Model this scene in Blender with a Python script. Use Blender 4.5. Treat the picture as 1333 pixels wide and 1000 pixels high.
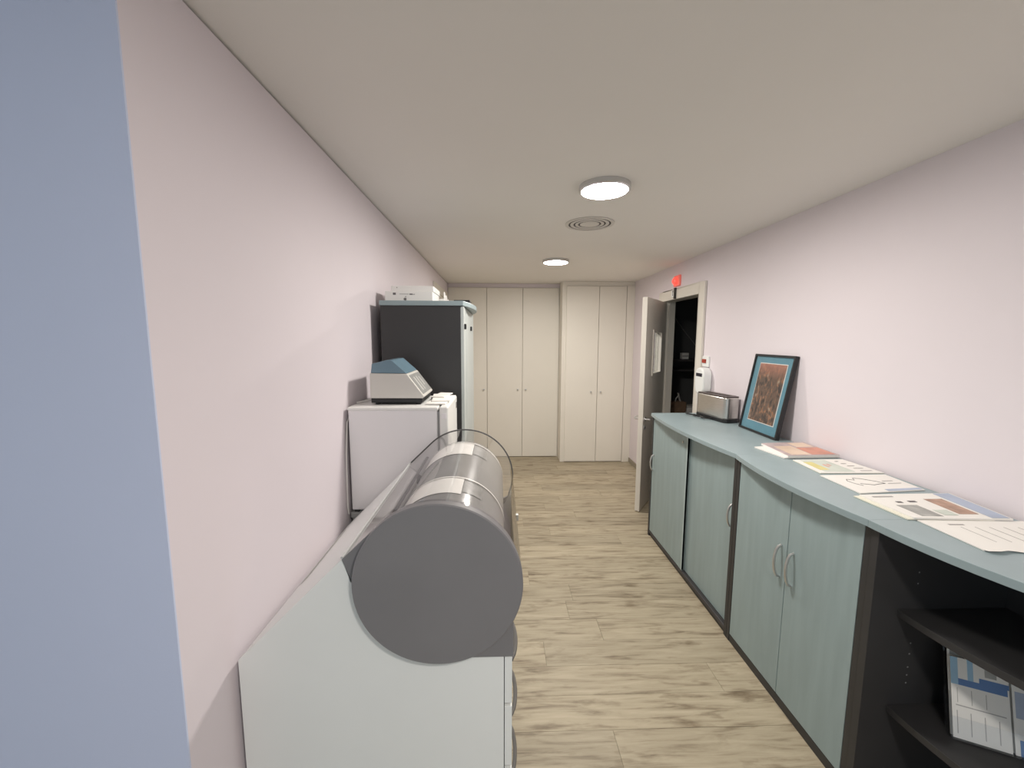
import bpy, bmesh, math, random
from mathutils import Vector, Matrix, Euler
random.seed(7)
for o in list(bpy.data.objects): bpy.data.objects.remove(o)
scene = bpy.context.scene
C = scene.collection

# ------------------------------------------------------------------ camera
F_PX, W_PX, H_PX = 520.0, 1333.0, 1000.0
YAW, PITCH, ROLL = math.radians(1.82), math.radians(6.43), math.radians(0.2)
CAM = Vector((0, 0, 1.66))
fw = Vector((math.sin(YAW)*math.cos(PITCH), math.cos(YAW)*math.cos(PITCH), -math.sin(PITCH)))
r0 = Vector((math.cos(YAW), -math.sin(YAW), 0)); u0 = r0.cross(fw)
rt = math.cos(ROLL)*r0 + math.sin(ROLL)*u0
up = -math.sin(ROLL)*r0 + math.cos(ROLL)*u0
cam_data = bpy.data.cameras.new('camera')
cam = bpy.data.objects.new('camera', cam_data); C.objects.link(cam)
cam_data.sensor_fit = 'HORIZONTAL'; cam_data.sensor_width = 36.0
cam_data.lens = F_PX/W_PX*36.0; cam_data.clip_start = 0.02
M = Matrix((rt, up, -fw)).transposed().to_4x4(); M.translation = CAM
cam.matrix_world = M
scene.camera = cam
def at(x, y, /, **k):
    """a photo pixel onto the plane x=, y= or z= it touches"""
    d = fw + rt*((x-666.5)/F_PX) - up*((y-500.0)/F_PX)
    (a, v), = k.items(); i = 'xyz'.index(a)
    return CAM + d*((v-CAM[i])/d[i])

# ------------------------------------------------------------------ world, exposure
world = bpy.data.worlds.new('daylight'); scene.world = world; world.use_nodes = True
bg = world.node_tree.nodes['Background']
bg.inputs['Color'].default_value = (0.76, 0.88, 0.97, 1); bg.inputs['Strength'].default_value = 0.72
LAMP_STRENGTH = 215.0
vs = scene.view_settings
vs.view_transform = 'Standard'; vs.look = 'None'; vs.exposure = 0.0; vs.gamma = 1.0; vs.use_curve_mapping = False

# ------------------------------------------------------------------ materials
MATS = {}
def lin(c):
    return tuple((v/255/12.92 if v/255 <= .04045 else ((v/255+.055)/1.055)**2.4) for v in c)
def mat(name, col, rough=.6, metal=0., var=.04, scale=6., bump=0., stretch=(1, 1, 1), emit=None, estr=0., coat=0., spec=.5):
    """principled material with a soft procedural tone variation"""
    if name in MATS: return MATS[name]
    m = bpy.data.materials.new(name); m.use_nodes = True; MATS[name] = m
    nt = m.node_tree; b = nt.nodes['Principled BSDF']
    b.inputs['Roughness'].default_value = rough; b.inputs['Metallic'].default_value = metal
    b.inputs['Specular IOR Level'].default_value = spec
    if coat: b.inputs['Coat Weight'].default_value = coat
    tc = nt.nodes.new('ShaderNodeTexCoord'); mp = nt.nodes.new('ShaderNodeMapping')
    mp.inputs['Scale'].default_value = stretch
    nz = nt.nodes.new('ShaderNodeTexNoise'); nz.inputs['Scale'].default_value = scale; nz.inputs['Detail'].default_value = 5
    cr = nt.nodes.new('ShaderNodeValToRGB')
    lo = tuple(max(0, v*(1-var)) for v in col); hi = tuple(min(1, v*(1+var)) for v in col)
    cr.color_ramp.elements[0].position = .3; cr.color_ramp.elements[0].color = (*lo, 1)
    cr.color_ramp.elements[1].position = .7; cr.color_ramp.elements[1].color = (*hi, 1)
    L = nt.links.new
    L(tc.outputs['Object'], mp.inputs['Vector']); L(mp.outputs[0], nz.inputs['Vector'])
    L(nz.outputs['Fac'], cr.inputs['Fac']); L(cr.outputs['Color'], b.inputs['Base Color'])
    if bump:
        n2 = nt.nodes.new('ShaderNodeTexNoise'); n2.inputs['Scale'].default_value = 220
        bp = nt.nodes.new('ShaderNodeBump'); bp.inputs['Strength'].default_value = bump; bp.inputs['Distance'].default_value = .002
        L(mp.outputs[0], n2.inputs['Vector']); L(n2.outputs['Fac'], bp.inputs['Height']); L(bp.outputs[0], b.inputs['Normal'])
    if emit:
        b.inputs['Emission Color'].default_value = (*emit, 1); b.inputs['Emission Strength'].default_value = estr
    return m
def clear(name, tint=(.9, .9, .92), gloss=.05, ior=1.45):
    """thin clear sheet: transparent with fresnel reflection"""
    m = bpy.data.materials.new(name); m.use_nodes = True; nt = m.node_tree; nt.nodes.clear()
    o = nt.nodes.new('ShaderNodeOutputMaterial'); mx = nt.nodes.new('ShaderNodeMixShader')
    t = nt.nodes.new('ShaderNodeBsdfTransparent'); t.inputs['Color'].default_value = (*tint, 1)
    g = nt.nodes.new('ShaderNodeBsdfGlossy'); g.inputs['Roughness'].default_value = gloss
    lw = nt.nodes.new('ShaderNodeLayerWeight'); pw_ = nt.nodes.new('ShaderNodeMath'); pw_.operation = 'POWER'; pw_.inputs[1].default_value = 5
    r_0 = ((ior-1)/(ior+1))**2
    f = nt.nodes.new('ShaderNodeMapRange'); f.inputs['To Min'].default_value = r_0; f.inputs['To Max'].default_value = .9
    lw.inputs['Blend'].default_value = .5
    nt.links.new(lw.outputs['Facing'], pw_.inputs[0]); nt.links.new(pw_.outputs[0], f.inputs['Value'])
    nz = nt.nodes.new('ShaderNodeTexNoise'); nz.inputs['Scale'].default_value = 3
    mr = nt.nodes.new('ShaderNodeMapRange'); mr.inputs['To Min'].default_value = gloss*.6; mr.inputs['To Max'].default_value = gloss*1.4
    L = nt.links.new
    L(nz.outputs['Fac'], mr.inputs['Value']); L(mr.outputs[0], g.inputs['Roughness'])
    L(f.outputs[0], mx.inputs[0]); L(t.outputs[0], mx.inputs[1]); L(g.outputs[0], mx.inputs[2]); L(mx.outputs[0], o.inputs[0])
    return m
def wood_floor():
    m = bpy.data.materials.new('oak_plank'); m.use_nodes = True; nt = m.node_tree; b = nt.nodes['Principled BSDF']; L = nt.links.new
    b.inputs['Roughness'].default_value = .5
    tc = nt.nodes.new('ShaderNodeTexCoord'); oi = nt.nodes.new('ShaderNodeObjectInfo')
    mul = nt.nodes.new('ShaderNodeMath'); mul.operation = 'MULTIPLY'; mul.inputs[1].default_value = 60
    L(oi.outputs['Random'], mul.inputs[0])
    add = nt.nodes.new('ShaderNodeVectorMath'); add.operation = 'ADD'
    L(tc.outputs['Object'], add.inputs[0]); L(mul.outputs[0], add.inputs[1])
    mp = nt.nodes.new('ShaderNodeMapping'); mp.inputs['Scale'].default_value = (1.6, 16, 1); L(add.outputs[0], mp.inputs['Vector'])
    n1 = nt.nodes.new('ShaderNodeTexNoise'); n1.inputs['Scale'].default_value = 2.2; n1.inputs['Detail'].default_value = 8; n1.inputs['Roughness'].default_value = .62; n1.inputs['Distortion'].default_value = .5
    L(mp.outputs[0], n1.inputs['Vector'])
    c1 = nt.nodes.new('ShaderNodeValToRGB'); e = c1.color_ramp.elements
    e[0].position = .30; e[0].color = (.185, .142, .092, 1); e[1].position = .72; e[1].color = (.475, .41, .30, 1)
    e2 = c1.color_ramp.elements.new(.47); e2.color = (.37, .315, .222, 1)
    L(n1.outputs['Fac'], c1.inputs['Fac'])
    mp2 = nt.nodes.new('ShaderNodeMapping'); mp2.inputs['Scale'].default_value = (3.5, 11, 1); L(add.outputs[0], mp2.inputs['Vector'])
    n2 = nt.nodes.new('ShaderNodeTexNoise'); n2.inputs['Scale'].default_value = 1.6; n2.inputs['Detail'].default_value = 4; L(mp2.outputs[0], n2.inputs['Vector'])
    c2 = nt.nodes.new('ShaderNodeValToRGB'); g = c2.color_ramp.elements
    g[0].position = .26; g[0].color = (.52, .47, .42, 1); g[1].position = .42; g[1].color = (1, 1, 1, 1)
    L(n2.outputs['Fac'], c2.inputs['Fac'])
    mx = nt.nodes.new('ShaderNodeMix'); mx.data_type = 'RGBA'; mx.blend_type = 'MULTIPLY'; mx.inputs['Factor'].default_value = 1
    L(c1.outputs['Color'], mx.inputs['A']); L(c2.outputs['Color'], mx.inputs['B'])
    hs = nt.nodes.new('ShaderNodeHueSaturation'); mr = nt.nodes.new('ShaderNodeMapRange')
    mr.inputs['To Min'].default_value = .9; mr.inputs['To Max'].default_value = 1.1
    L(oi.outputs['Random'], mr.inputs['Value']); L(mr.outputs[0], hs.inputs['Value']); L(mx.outputs['Result'], hs.inputs['Color'])
    L(hs.outputs['Color'], b.inputs['Base Color'])
    bp = nt.nodes.new('ShaderNodeBump'); bp.inputs['Strength'].default_value = .12; bp.inputs['Distance'].default_value = .002
    L(n1.outputs['Fac'], bp.inputs['Height']); L(bp.outputs[0], b.inputs['Normal'])
    return m
def art_print():
    """generic painting: warm browns, ochre and pink in blotches, no subject"""
    m = bpy.data.materials.new('art_print'); m.use_nodes = True; nt = m.node_tree; b = nt.nodes['Principled BSDF']; L = nt.links.new
    b.inputs['Roughness'].default_value = .45
    tc = nt.nodes.new('ShaderNodeTexCoord'); mp = nt.nodes.new('ShaderNodeMapping'); mp.inputs['Scale'].default_value = (1, 1.6, 1)
    L(tc.outputs['Object'], mp.inputs['Vector'])
    n = nt.nodes.new('ShaderNodeTexNoise'); n.inputs['Scale'].default_value = 24; n.inputs['Detail'].default_value = 7; n.inputs['Distortion'].default_value = .5
    L(mp.outputs[0], n.inputs['Vector'])
    cr = nt.nodes.new('ShaderNodeValToRGB'); e = cr.color_ramp.elements
    e[0].position = .32; e[0].color = (.025, .02, .02, 1); e[1].position = .72; e[1].color = (.50, .40, .28, 1)
    for p, c in ((.43, (.085, .06, .05, 1)), (.50, (.17, .10, .07, 1)), (.55, (.10, .085, .075, 1)), (.60, (.40, .17, .07, 1)), (.65, (.20, .17, .15, 1))):
        x = e.new(p); x.color = c
    L(n.outputs['Fac'], cr.inputs['Fac'])
    sx = nt.nodes.new('ShaderNodeSeparateXYZ'); L(tc.outputs['Object'], sx.inputs[0])
    mr = nt.nodes.new('ShaderNodeMapRange'); mr.inputs['From Min'].default_value = .36; mr.inputs['From Max'].default_value = .45
    mr.inputs['To Max'].default_value = .65; L(sx.outputs['Z'], mr.inputs['Value'])
    mx = nt.nodes.new('ShaderNodeMix'); mx.data_type = 'RGBA'; mx.inputs['B'].default_value = (.55, .24, .17, 1)
    L(mr.outputs[0], mx.inputs['Factor']); L(cr.outputs['Color'], mx.inputs['A']); L(mx.outputs['Result'], b.inputs['Base Color'])
    return m
WALL = mat('lilac_wall_paint', (.765, .702, .735), .75, var=.012, scale=2, bump=.05)
CEIL = mat('ceiling_paint', (.83, .805, .765), .8, var=.01, scale=2)
TRIM_DARK = mat('shadow_gap_profile', (.16, .13, .13), .7)
OAK = wood_floor()
WARD = mat('cream_lacquer', (.80, .765, .69), .5, var=.012, scale=3)
WHITE = mat('white_lacquer', (.84, .86, .845), .45, var=.01)
DOORPAINT = mat('door_paint', (.74, .70, .63), .4, var=.015)
BLUEGREY = mat('blue_grey_laminate', (.295, .375, .385), .42, var=.07, scale=5, stretch=(5, 5, .5))
BLUETOP = mat('blue_grey_worktop', (.295, .37, .39), .38, var=.04, scale=9)
CHAR = mat('charcoal_board', (.034, .033, .034), .5, var=.06)
DARKBOARD = mat('dark_grey_board', (.058, .053, .055), .55, var=.06)
STEEL = mat('brushed_steel', (.62, .60, .57), .28, 1., var=.06, scale=20, stretch=(1, 1, 14))
SILVER = mat('satin_silver', (.62, .62, .62), .3, .9, var=.03)
BLACK = mat('black_plastic', (.012, .012, .013), .4)
GREYPL = mat('grey_moulded_plastic', (.205, .200, .208), .5, var=.03)
DRUM = mat('grey_drum_sheet', (.31, .31, .305), .25, .0, var=.06, scale=8)
BANDW = mat('white_band', (.90, .89, .85), .4, var=.02)
LABELG = mat('grey_label', (.30, .30, .29), .4, var=.15, scale=30)
PAPER = mat('white_paper', (.82, .80, .76), .7, var=.015)
CREAM = mat('cream_paper', (.80, .78, .66), .7, var=.02)
CARTON = mat('white_carton', (.82, .80, .77), .6, var=.015)
PRINT = mat('grey_print', (.16, .15, .15), .7)
LIGHTPRINT = mat('pale_print', (.42, .40, .39), .7)
CORDW = mat('white_cord', (.72, .70, .67), .5)
HOOD = clear('clear_acrylic_hood', (.935, .93, .935), .06)
GLASS = clear('window_glass', (.88, .9, .9), .02, 1.5)
BLUELID = clear('smoked_blue_lid', (.33, .46, .56), .12)
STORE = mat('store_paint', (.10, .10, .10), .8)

# ------------------------------------------------------------------ mesh helpers
class MB:
    def __init__(s): s.v = []; s.f = []; s.sm = []
    def add(s, vs_, fs, smooth=False):
        n = len(s.v); s.v += [tuple(p) for p in vs_]
        for f in fs: s.f.append([i+n for i in f]); s.sm.append(smooth)
        return s
    def box(s, x0, x1, y0, y1, z0, z1):
        return s.add([(x0,y0,z0),(x1,y0,z0),(x1,y1,z0),(x0,y1,z0),(x0,y0,z1),(x1,y0,z1),(x1,y1,z1),(x0,y1,z1)],
                     [(3,2,1,0),(4,5,6,7),(0,1,5,4),(1,2,6,5),(2,3,7,6),(3,0,4,7)])
    def prism(s, pts, fn, a, b, smooth=False):
        """outline pts (2-D), fn(u, v, w) -> xyz, extruded over w from a to b"""
        n = len(pts)
        vv = [fn(u, v, a) for u, v in pts] + [fn(u, v, b) for u, v in pts]
        s.add(vv, [tuple(range(n))[::-1], tuple(range(n, 2*n))])
        base = len(s.v)-2*n
        for i in range(n):
            j = (i+1) % n; s.f.append([base+i, base+j, base+n+j, base+n+i]); s.sm.append(smooth)
        return s
    def sheet(s, prof, fn, a, b, smooth=True):
        """open profile extruded into a sheet"""
        n = len(prof)
        vv = [fn(u, v, a) for u, v in prof] + [fn(u, v, b) for u, v in prof]
        return s.add(vv, [(i, i+1, n+i+1, n+i) for i in range(n-1)], smooth)
    def tube(s, pts, r, seg=8, closed=False):
        pts = [Vector(p) for p in pts]; n = len(pts); rings = []
        prev = None
        for i, p in enumerate(pts):
            if closed: t = pts[(i+1) % n]-pts[i-1]
            else: t = pts[min(i+1, n-1)]-pts[max(i-1, 0)]
            t.normalize()
            if prev is None:
                a = t.orthogonal().normalized()
            else:
                a = (prev - t*prev.dot(t)).normalized()
            prev = a; b = t.cross(a)
            rings.append([p + (a*math.cos(k*2*math.pi/seg)+b*math.sin(k*2*math.pi/seg))*r for k in range(seg)])
        vv = [q for R_ in rings for q in R_]; fs = []
        for i in range(n if closed else n-1):
            j = (i+1) % n
            for k in range(seg):
                l = (k+1) % seg; fs.append((i*seg+k, i*seg+l, j*seg+l, j*seg+k))
        s.add(vv, fs, True)
        if not closed:
            base = len(s.v)-len(vv)
            s.f.append([base+k for k in range(seg)][::-1]); s.sm.append(False)
            s.f.append([base+(n-1)*seg+k for k in range(seg)]); s.sm.append(False)
        return s
    def lathe(s, prof, cx, cy, z0, seg=48, axis='z'):
        """prof: (radius, height) pairs, revolved; closed with caps where the radius is 0"""
        vv = []; fs = []; n = len(prof)
        for k in range(seg):
            a = 2*math.pi*k/seg
            for r, h in prof:
                if axis == 'z': vv.append((cx+r*math.cos(a), cy+r*math.sin(a), z0+h))
                elif axis == 'y': vv.append((cx+r*math.cos(a), z0+h, cy+r*math.sin(a)))
                else: vv.append((z0+h, cx+r*math.cos(a), cy+r*math.sin(a)))
        for k in range(seg):
            l = (k+1) % seg
            for i in range(n-1): fs.append((k*n+i, l*n+i, l*n+i+1, k*n+i+1))
        return s.add(vv, fs, True)
    def quadslab(s, q, h):
        """slab of thickness h standing on a quadrilateral"""
        q = [Vector(p) for p in q]; t = [p+Vector((0, 0, h)) for p in q]
        return s.add(q+t, [(3,2,1,0),(4,5,6,7),(0,1,5,4),(1,2,6,5),(2,3,7,6),(3,0,4,7)])
    def build(s, name, material, parent=None, bevel=0., bseg=2, smooth=False, loc=None):
        me = bpy.data.meshes.new(name); me.from_pydata(s.v, [], s.f); me.update()
        bm = bmesh.new(); bm.from_mesh(me); bmesh.ops.remove_doubles(bm, verts=bm.verts, dist=1e-6)
        bmesh.ops.recalc_face_normals(bm, faces=bm.faces); bm.to_mesh(me); bm.free()
        if smooth or any(s.sm):
            me.polygons.foreach_set('use_smooth', [True]*len(me.polygons)); me.update()
            me.set_sharp_from_angle(angle=math.radians(35))
        me.materials.append(material)
        o = bpy.data.objects.new(name, me); C.objects.link(o)
        if parent is not None: o.parent = parent
        if loc is not None: o.location = loc
        if bevel:
            m = o.modifiers.new('bevel', 'BEVEL'); m.width = bevel; m.segments = bseg; m.limit_method = 'ANGLE'; m.angle_limit = math.radians(40)
            m.harden_normals = False
        return o
XZ = lambda u, v, w: (u, w, v)      # outline in x,z extruded along y
YZ = lambda u, v, w: (w, u, v)      # outline in y,z extruded along x
XY = lambda u, v, w: (u, v, w)      # outline in x,y extruded along z
def thing(name, label, cat, loc=(0, 0, 0), group=None, kind=None):
    o = bpy.data.objects.new(name, None); C.objects.link(o); o.empty_display_size = .05
    o.location = loc; return tag(o, label, cat, group, kind)
def tag(o, label=None, cat=None, group=None, kind=None):
    if label: o['label'] = label
    if cat: o['category'] = cat
    if group: o['group'] = group
    if kind: o['kind'] = kind
    return o
def root(name, label, cat, loc, group=None, kind=None):
    """thing whose parts are written in world coordinates: Empty at the base, parts keep their place"""
    return thing(name, label, cat, loc, group, kind)
def part(mb, name, material, parent, **k):
    """part built in world coordinates under an Empty at the thing's base"""
    o = mb.build(name, material, parent, **k)
    off = Vector((0, 0, 0)); p = parent
    while p is not None: off += p.location; p = p.parent
    o.location = -off
    return o
def rrect(w, h, r, n=5):
    pts = []
    for cx, cy, a0 in ((w/2-r, h/2-r, 0), (-w/2+r, h/2-r, 90), (-w/2+r, -h/2+r, 180), (w/2-r, -h/2+r, 270)):
        for i in range(n+1):
            a = math.radians(a0+90*i/n); pts.append((cx+r*math.cos(a), cy+r*math.sin(a)))
    return pts

# ------------------------------------------------------------------ the room
XL, XR, ZC, YB = -0.697, 1.77, 2.405, 5.56
fl = tag(MB().box(-4.0, 3.4, -3.0, 5.75, -.12, -.004).build('floor', mat('floor_screed', (.36, .31, .235), .6)), 'grey-beige oak plank floor', kind='structure')
tag(MB().box(-4.0, 3.4, -3.0, 5.75, ZC, ZC+.12).build('ceiling', CEIL), 'plain off-white ceiling', kind='structure')
tag(MB().box(XL-.20, XL, .824, YB, 0, ZC-.008).build('wall_left', WALL), 'pale lilac wall on the side of the fridge and drum cabinet', kind='structure')
tag(MB().box(-4.0, XL, .82, .824, 0, ZC).build('wall_front', mat('daylight_tinted_wall_paint', (.615, .67, .855), .75, var=.012, scale=2, bump=.05)), 'plain wall face tinted with daylight blue at the corner of the passage', kind='structure')  # bluish daylight is put into the base colour of this wall face
tag(MB().box(XL-.20, XL-.014, .824, YB, ZC-.008, ZC).build('trim_1', TRIM_DARK), 'dark shadow gap between wall and ceiling', kind='structure')
tag(MB().box(XL-.20, 3.4, YB, YB+.15, 0, ZC).build('wall_back', WALL), 'end wall behind the cupboards', kind='structure')
# right wall with the door opening
DY0, DY1, DZ = 3.52, 4.30, 2.06
wr = MB().box(XR, XR+.12, -3.0, DY0-.02, 0, ZC).box(XR, XR+.12, DY1+.02, YB, 0, ZC).box(XR, XR+.12, DY0-.02, DY1+.02, DZ+.02, ZC)
tag(wr.build('wall_right', WALL), 'pale lilac wall with the open doorway', kind='structure')
# planks: rows .17 m deep running across the room
rows = []
y = 2.028 - 17*.17
known = {1.858: .242, 1.348: .485, 2.198: .42}
while y < YB:
    y1 = min(y+.17, YB); y0 = max(y, -.8)
    off = random.uniform(0, 1.22)
    for ky, kx in known.items():
        if abs(ky-y) < .01: off = (kx+4.88) % 1.22
    x = -1.22*4+off
    while x < XR:
        a, b = max(x, XL), min(x+1.22, XR)
        if b-a > .02 and y1-y0 > .02:
            g = .0006
            p = MB().box(a+g, b-g, y0+g, y1-g, -.004, random.uniform(-.0004, .0003)).build('plank', OAK, fl)
        x += 1.22
    y += .17
# baseboards by the cupboards
BASEB = mat('grey_skirting', (.30, .265, .21), .5)
tag(MB().box(1.665, XR, 5.30, 5.312, 0, .06).build('baseboard_back', BASEB), 'short grey skirting beside the right cupboard', kind='structure')
tag(MB().box(XR-.012, XR, 4.40, 5.30, 0, .06).box(XR-.012, XR, 3.23, 3.42, 0, .06).build('baseboard_right', BASEB), 'grey skirting along the doorway wall', kind='structure')

# open doorway: frame, leaf with handles and glazed window
d1 = tag(thing('door_1', 'open cream door with a small glazed window', None, (XR, DY1, 0)), kind='structure')
fr = MB()
cs = .10
fr.box(XR-.022, XR, DY0-cs, DY0, 0, DZ+cs).box(XR-.022, XR, DY1, DY1+cs, 0, DZ+cs).box(XR-.022, XR, DY0, DY1, DZ, DZ+cs)
part(fr, 'casing', DOORPAINT, d1, bevel=.004)
jm = MB().box(XR, XR+.12, DY0-.02, DY0, 0, DZ+.02).box(XR, XR+.12, DY1, DY1+.02, 0, DZ+.02).box(XR, XR+.12, DY0, DY1, DZ, DZ+.02)
jm.box(XR+.05, XR+.065, DY0, DY0+.014, 0, DZ).box(XR+.05, XR+.065, DY1-.014, DY1, 0, DZ)
part(jm, 'jamb', DOORPAINT, d1)
LW, LH, LT = .755, 2.045, .045
leaf = bpy.data.objects.new('leaf', None)
lw0, lw1, lz0, lz1 = .20, .49, 1.33, 1.73   # window in the leaf, measured from the hinge
lf = MB()
lf.box(0, lw0, 0, LT, .008, LH).box(lw1, LW, 0, LT, .008, LH).box(lw0, lw1, 0, LT, .008, lz0).box(lw0, lw1, 0, LT, lz1, LH)
leaf = lf.build('leaf', DOORPAINT, d1, bevel=.002)
ang = math.atan2(-(.61), -(.432))
leaf.location = (-.022, -.004, 0); leaf.rotation_euler = (0, 0, ang)
wf = MB()
for yy0, yy1 in ((-.008, 0), (LT, LT+.008)):
    wf.box(lw0-.025, lw0, yy0, yy1, lz0-.025, lz1+.025).box(lw1, lw1+.025, yy0, yy1, lz0-.025, lz1+.025)
    wf.box(lw0, lw1, yy0, yy1, lz0-.025, lz0).box(lw0, lw1, yy0, yy1, lz1, lz1+.025)
wf.build('window_frame', DOORPAINT, leaf)
MB().box(lw0, lw1, LT/2-.003, LT/2+.003, lz0, lz1).build('pane', GLASS, leaf)
hd = MB()
for sgn, yb in ((-1, 0), (1, LT)):
    hd.lathe([(0, 0), (.026, 0), (.026, .008), (0, .008)], LW-.06, .905, yb if sgn > 0 else yb-.008, 20, 'y')
    hd.tube([(LW-.06, yb, .905), (LW-.06, yb+sgn*.045, .905), (LW-.075, yb+sgn*.055, .905), (LW-.12, yb+sgn*.055, .907), (LW-.17, yb+sgn*.052, .91)], .009, 8)
    hd.lathe([(0, 0), (.022, 0), (.022, .006), (0, .006)], LW-.06, .825, yb if sgn > 0 else yb-.006, 16, 'y')
hd.build('handle', SILVER, leaf)
MB().box(LW-.066, LW-.054, -.008, LT+.008, .815, .83).build('keyhole', BLACK, leaf)
# closed door on the left wall, near the end cupboards
d2 = tag(thing('door_2', 'closed pale door in the lilac wall beyond the tall cabinet', None, (XL, 4.9, 0)), kind='structure')
part(MB().box(XL, XL+.018, 4.30, 4.39, 0, 2.26).box(XL, XL+.018, 5.30, 5.39, 0, 2.26).box(XL, XL+.018, 4.39, 5.30, 2.17, 2.26), 'casing', DOORPAINT, d2, bevel=.003)
part(MB().box(XL, XL+.006, 4.392, 5.298, .008, 2.168), 'leaf', DOORPAINT, d2)

# dark store room behind the doorway
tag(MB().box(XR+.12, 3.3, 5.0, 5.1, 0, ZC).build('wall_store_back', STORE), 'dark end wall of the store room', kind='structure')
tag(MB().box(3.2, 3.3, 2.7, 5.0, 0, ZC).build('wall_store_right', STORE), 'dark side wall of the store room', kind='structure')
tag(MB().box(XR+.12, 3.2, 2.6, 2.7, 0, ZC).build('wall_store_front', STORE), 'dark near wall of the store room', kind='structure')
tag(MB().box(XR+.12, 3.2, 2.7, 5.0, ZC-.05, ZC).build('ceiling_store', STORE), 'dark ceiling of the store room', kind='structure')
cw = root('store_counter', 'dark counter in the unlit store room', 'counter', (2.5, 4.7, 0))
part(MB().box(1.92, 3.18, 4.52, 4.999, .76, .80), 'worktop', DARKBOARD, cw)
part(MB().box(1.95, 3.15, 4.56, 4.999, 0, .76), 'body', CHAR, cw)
sh = root('wall_shelf', 'dark shelf on the store room wall', 'shelf', (2.5, 4.85, 1.30))
part(MB().box(1.92, 3.18, 4.72, 4.999, 1.40, 1.425), 'board', DARKBOARD, sh)
part(MB().box(1.92, 3.18, 4.72, 4.999, 1.28, 1.30), 'board', DARKBOARD, sh)
for xx in (1.92, 3.16): part(MB().box(xx, xx+.02, 4.72, 4.999, 1.30, 1.40), 'bracket', DARKBOARD, sh)
tb = root('tissue_box', 'brown tissue box with a white tissue on the store room counter', 'tissue box', (2.11, 4.64, .80))
part(MB().box(2.02, 2.20, 4.58, 4.70, .801, .93), 'box', mat('brown_card', (.22, .14, .09), .6, var=.15, scale=25), tb, bevel=.003)
part(MB().sheet([(2.09, .93), (2.10, .97), (2.13, 1.0), (2.12, 1.03)], XZ, 4.62, 4.65).sheet([(2.15, .93), (2.135, .97), (2.12, 1.03)], XZ, 4.61, 4.66), 'tissue', PAPER, tb)
bk = root('small_carton', 'low white carton beside the tissue box', 'carton', (2.27, 4.65, .80))
part(MB().box(2.22, 2.33, 4.60, 4.70, .801, .86), 'box', CARTON, bk, bevel=.002)
part(MB().box(2.215, 2.335, 4.595, 4.705, .86, .885), 'lid', mat('grey_card', (.45, .44, .42), .6), bk, bevel=.002)
bx = root('pill_carton', 'small white carton standing on the store room shelf', 'carton', (2.23, 4.8, 1.425))
part(MB().box(2.205, 2.285, 4.76, 4.82, 1.426, 1.50), 'box', CARTON, bx, bevel=.002)
part(MB().box(2.205, 2.285, 4.758, 4.76, 1.455, 1.47), 'print_band', LIGHTPRINT, bx)
bt = root('supply_bottle', 'pale bottle standing on the store room shelf by the jamb', 'bottle', (2.065, 4.80, 1.425))
part(MB().lathe([(0, 0), (.03, 0), (.032, .01), (.032, .09), (.014, .115), (.014, .13), (0, .13)], 2.065, 4.80, 1.426, 20), 'body', PAPER, bt)
part(MB().lathe([(0, 0), (.018, 0), (.018, .03), (0, .03)], 2.065, 4.80, 1.55, 16), 'cap', LIGHTPRINT, bt)
tag(MB().tube([at(873, 405, y=4.97), at(890, 430, y=4.97), at(912, 458, y=4.97), at(925, 474, y=4.97)], .006, 6).build('wall_cable', mat('grey_cable', (.25, .25, .24), .5)), 'thin grey cable slanting over the dark store room wall', 'cable')

# ------------------------------------------------------------------ end cupboards
def wardrobe(name, label, x0, x1, yf, edges, zt, fill_right, knobs, top_mat):
    w = root(name, label, 'wardrobe', ((x0+x1)/2, yf, 0))
    part(MB().box(x0, x1, yf+.022, YB, 0, zt), 'carcass', WARD, w)
    part(MB().box(x0, x1, yf+.018, YB, zt, ZC-.001), 'top_filler', top_mat, w)
    for i in range(len(edges)-1):
        a, b = edges[i], edges[i+1]
        d = part(MB().box(a+.003, b-.003, yf, yf+.02, .012, zt-.006), 'door', WARD, w, bevel=.002)
        for kx in knobs.get(i, []):
            k = MB().lathe([(0, 0), (.007, 0), (.006, -.012), (.011, -.016), (.012, -.022), (0, -.025)], kx, .965, yf, 14, 'y').build('knob', SILVER, d)
    if fill_right: part(MB().box(edges[-1]+.003, x1, yf+.004, yf+.022, 0, zt), 'side_filler', WARD, w)
    return w
wardrobe('built_in_wardrobe', 'cream three-door built-in cupboard under the lilac strip', XL+.001, .82, 5.50, (XL+.004, -.17, .317, .808), 2.352, False, {0: [-.215], 1: [.255], 2: [.365]}, WALL)
wardrobe('built_in_wardrobe', 'cream two-door cupboard standing forward next to the open door', .822, XR-.001, 5.247, (.872, 1.302, 1.662), 2.35, True, {0: [1.215], 1: [1.345]}, WARD)
# small vertical filler at the left of the forward cupboard is its carcass side

# ------------------------------------------------------------------ ceiling lamps and air vent
def ceiling_lamp(x, y, label):
    l = root('ceiling_lamp', label, 'ceiling lamp', (x, y, ZC), 'round ceiling lamps')
    part(MB().lathe([(.113, 0), (.124, 0), (.124, -.022), (.121, -.026), (.113, -.026)], x, y, ZC, 56), 'rim', SILVER, l)
    dm = mat('lamp_diffuser', (.9, .9, .88), .4, emit=(1.0, .95, .885), estr=LAMP_STRENGTH)
    part(MB().lathe([(0, -.0275), (.08, -.0268), (.1125, -.0245)], x, y, ZC, 56), 'diffuser', dm, l)
ceiling_lamp(.515, 2.035, 'lit round ceiling lamp right beside the round air vent')
ceiling_lamp(.535, 3.885, 'lit round ceiling lamp nearest the cream cupboards')
ceiling_lamp(.62, -.45, 'lit round ceiling lamp over the entrance end of the passage, away from the vent')
av = root('air_vent', 'round white ceiling air diffuser with concentric rings', 'air vent', (.585, 2.675, ZC))
VENTW = mat('vent_white', (.66, .63, .59), .5)
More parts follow.
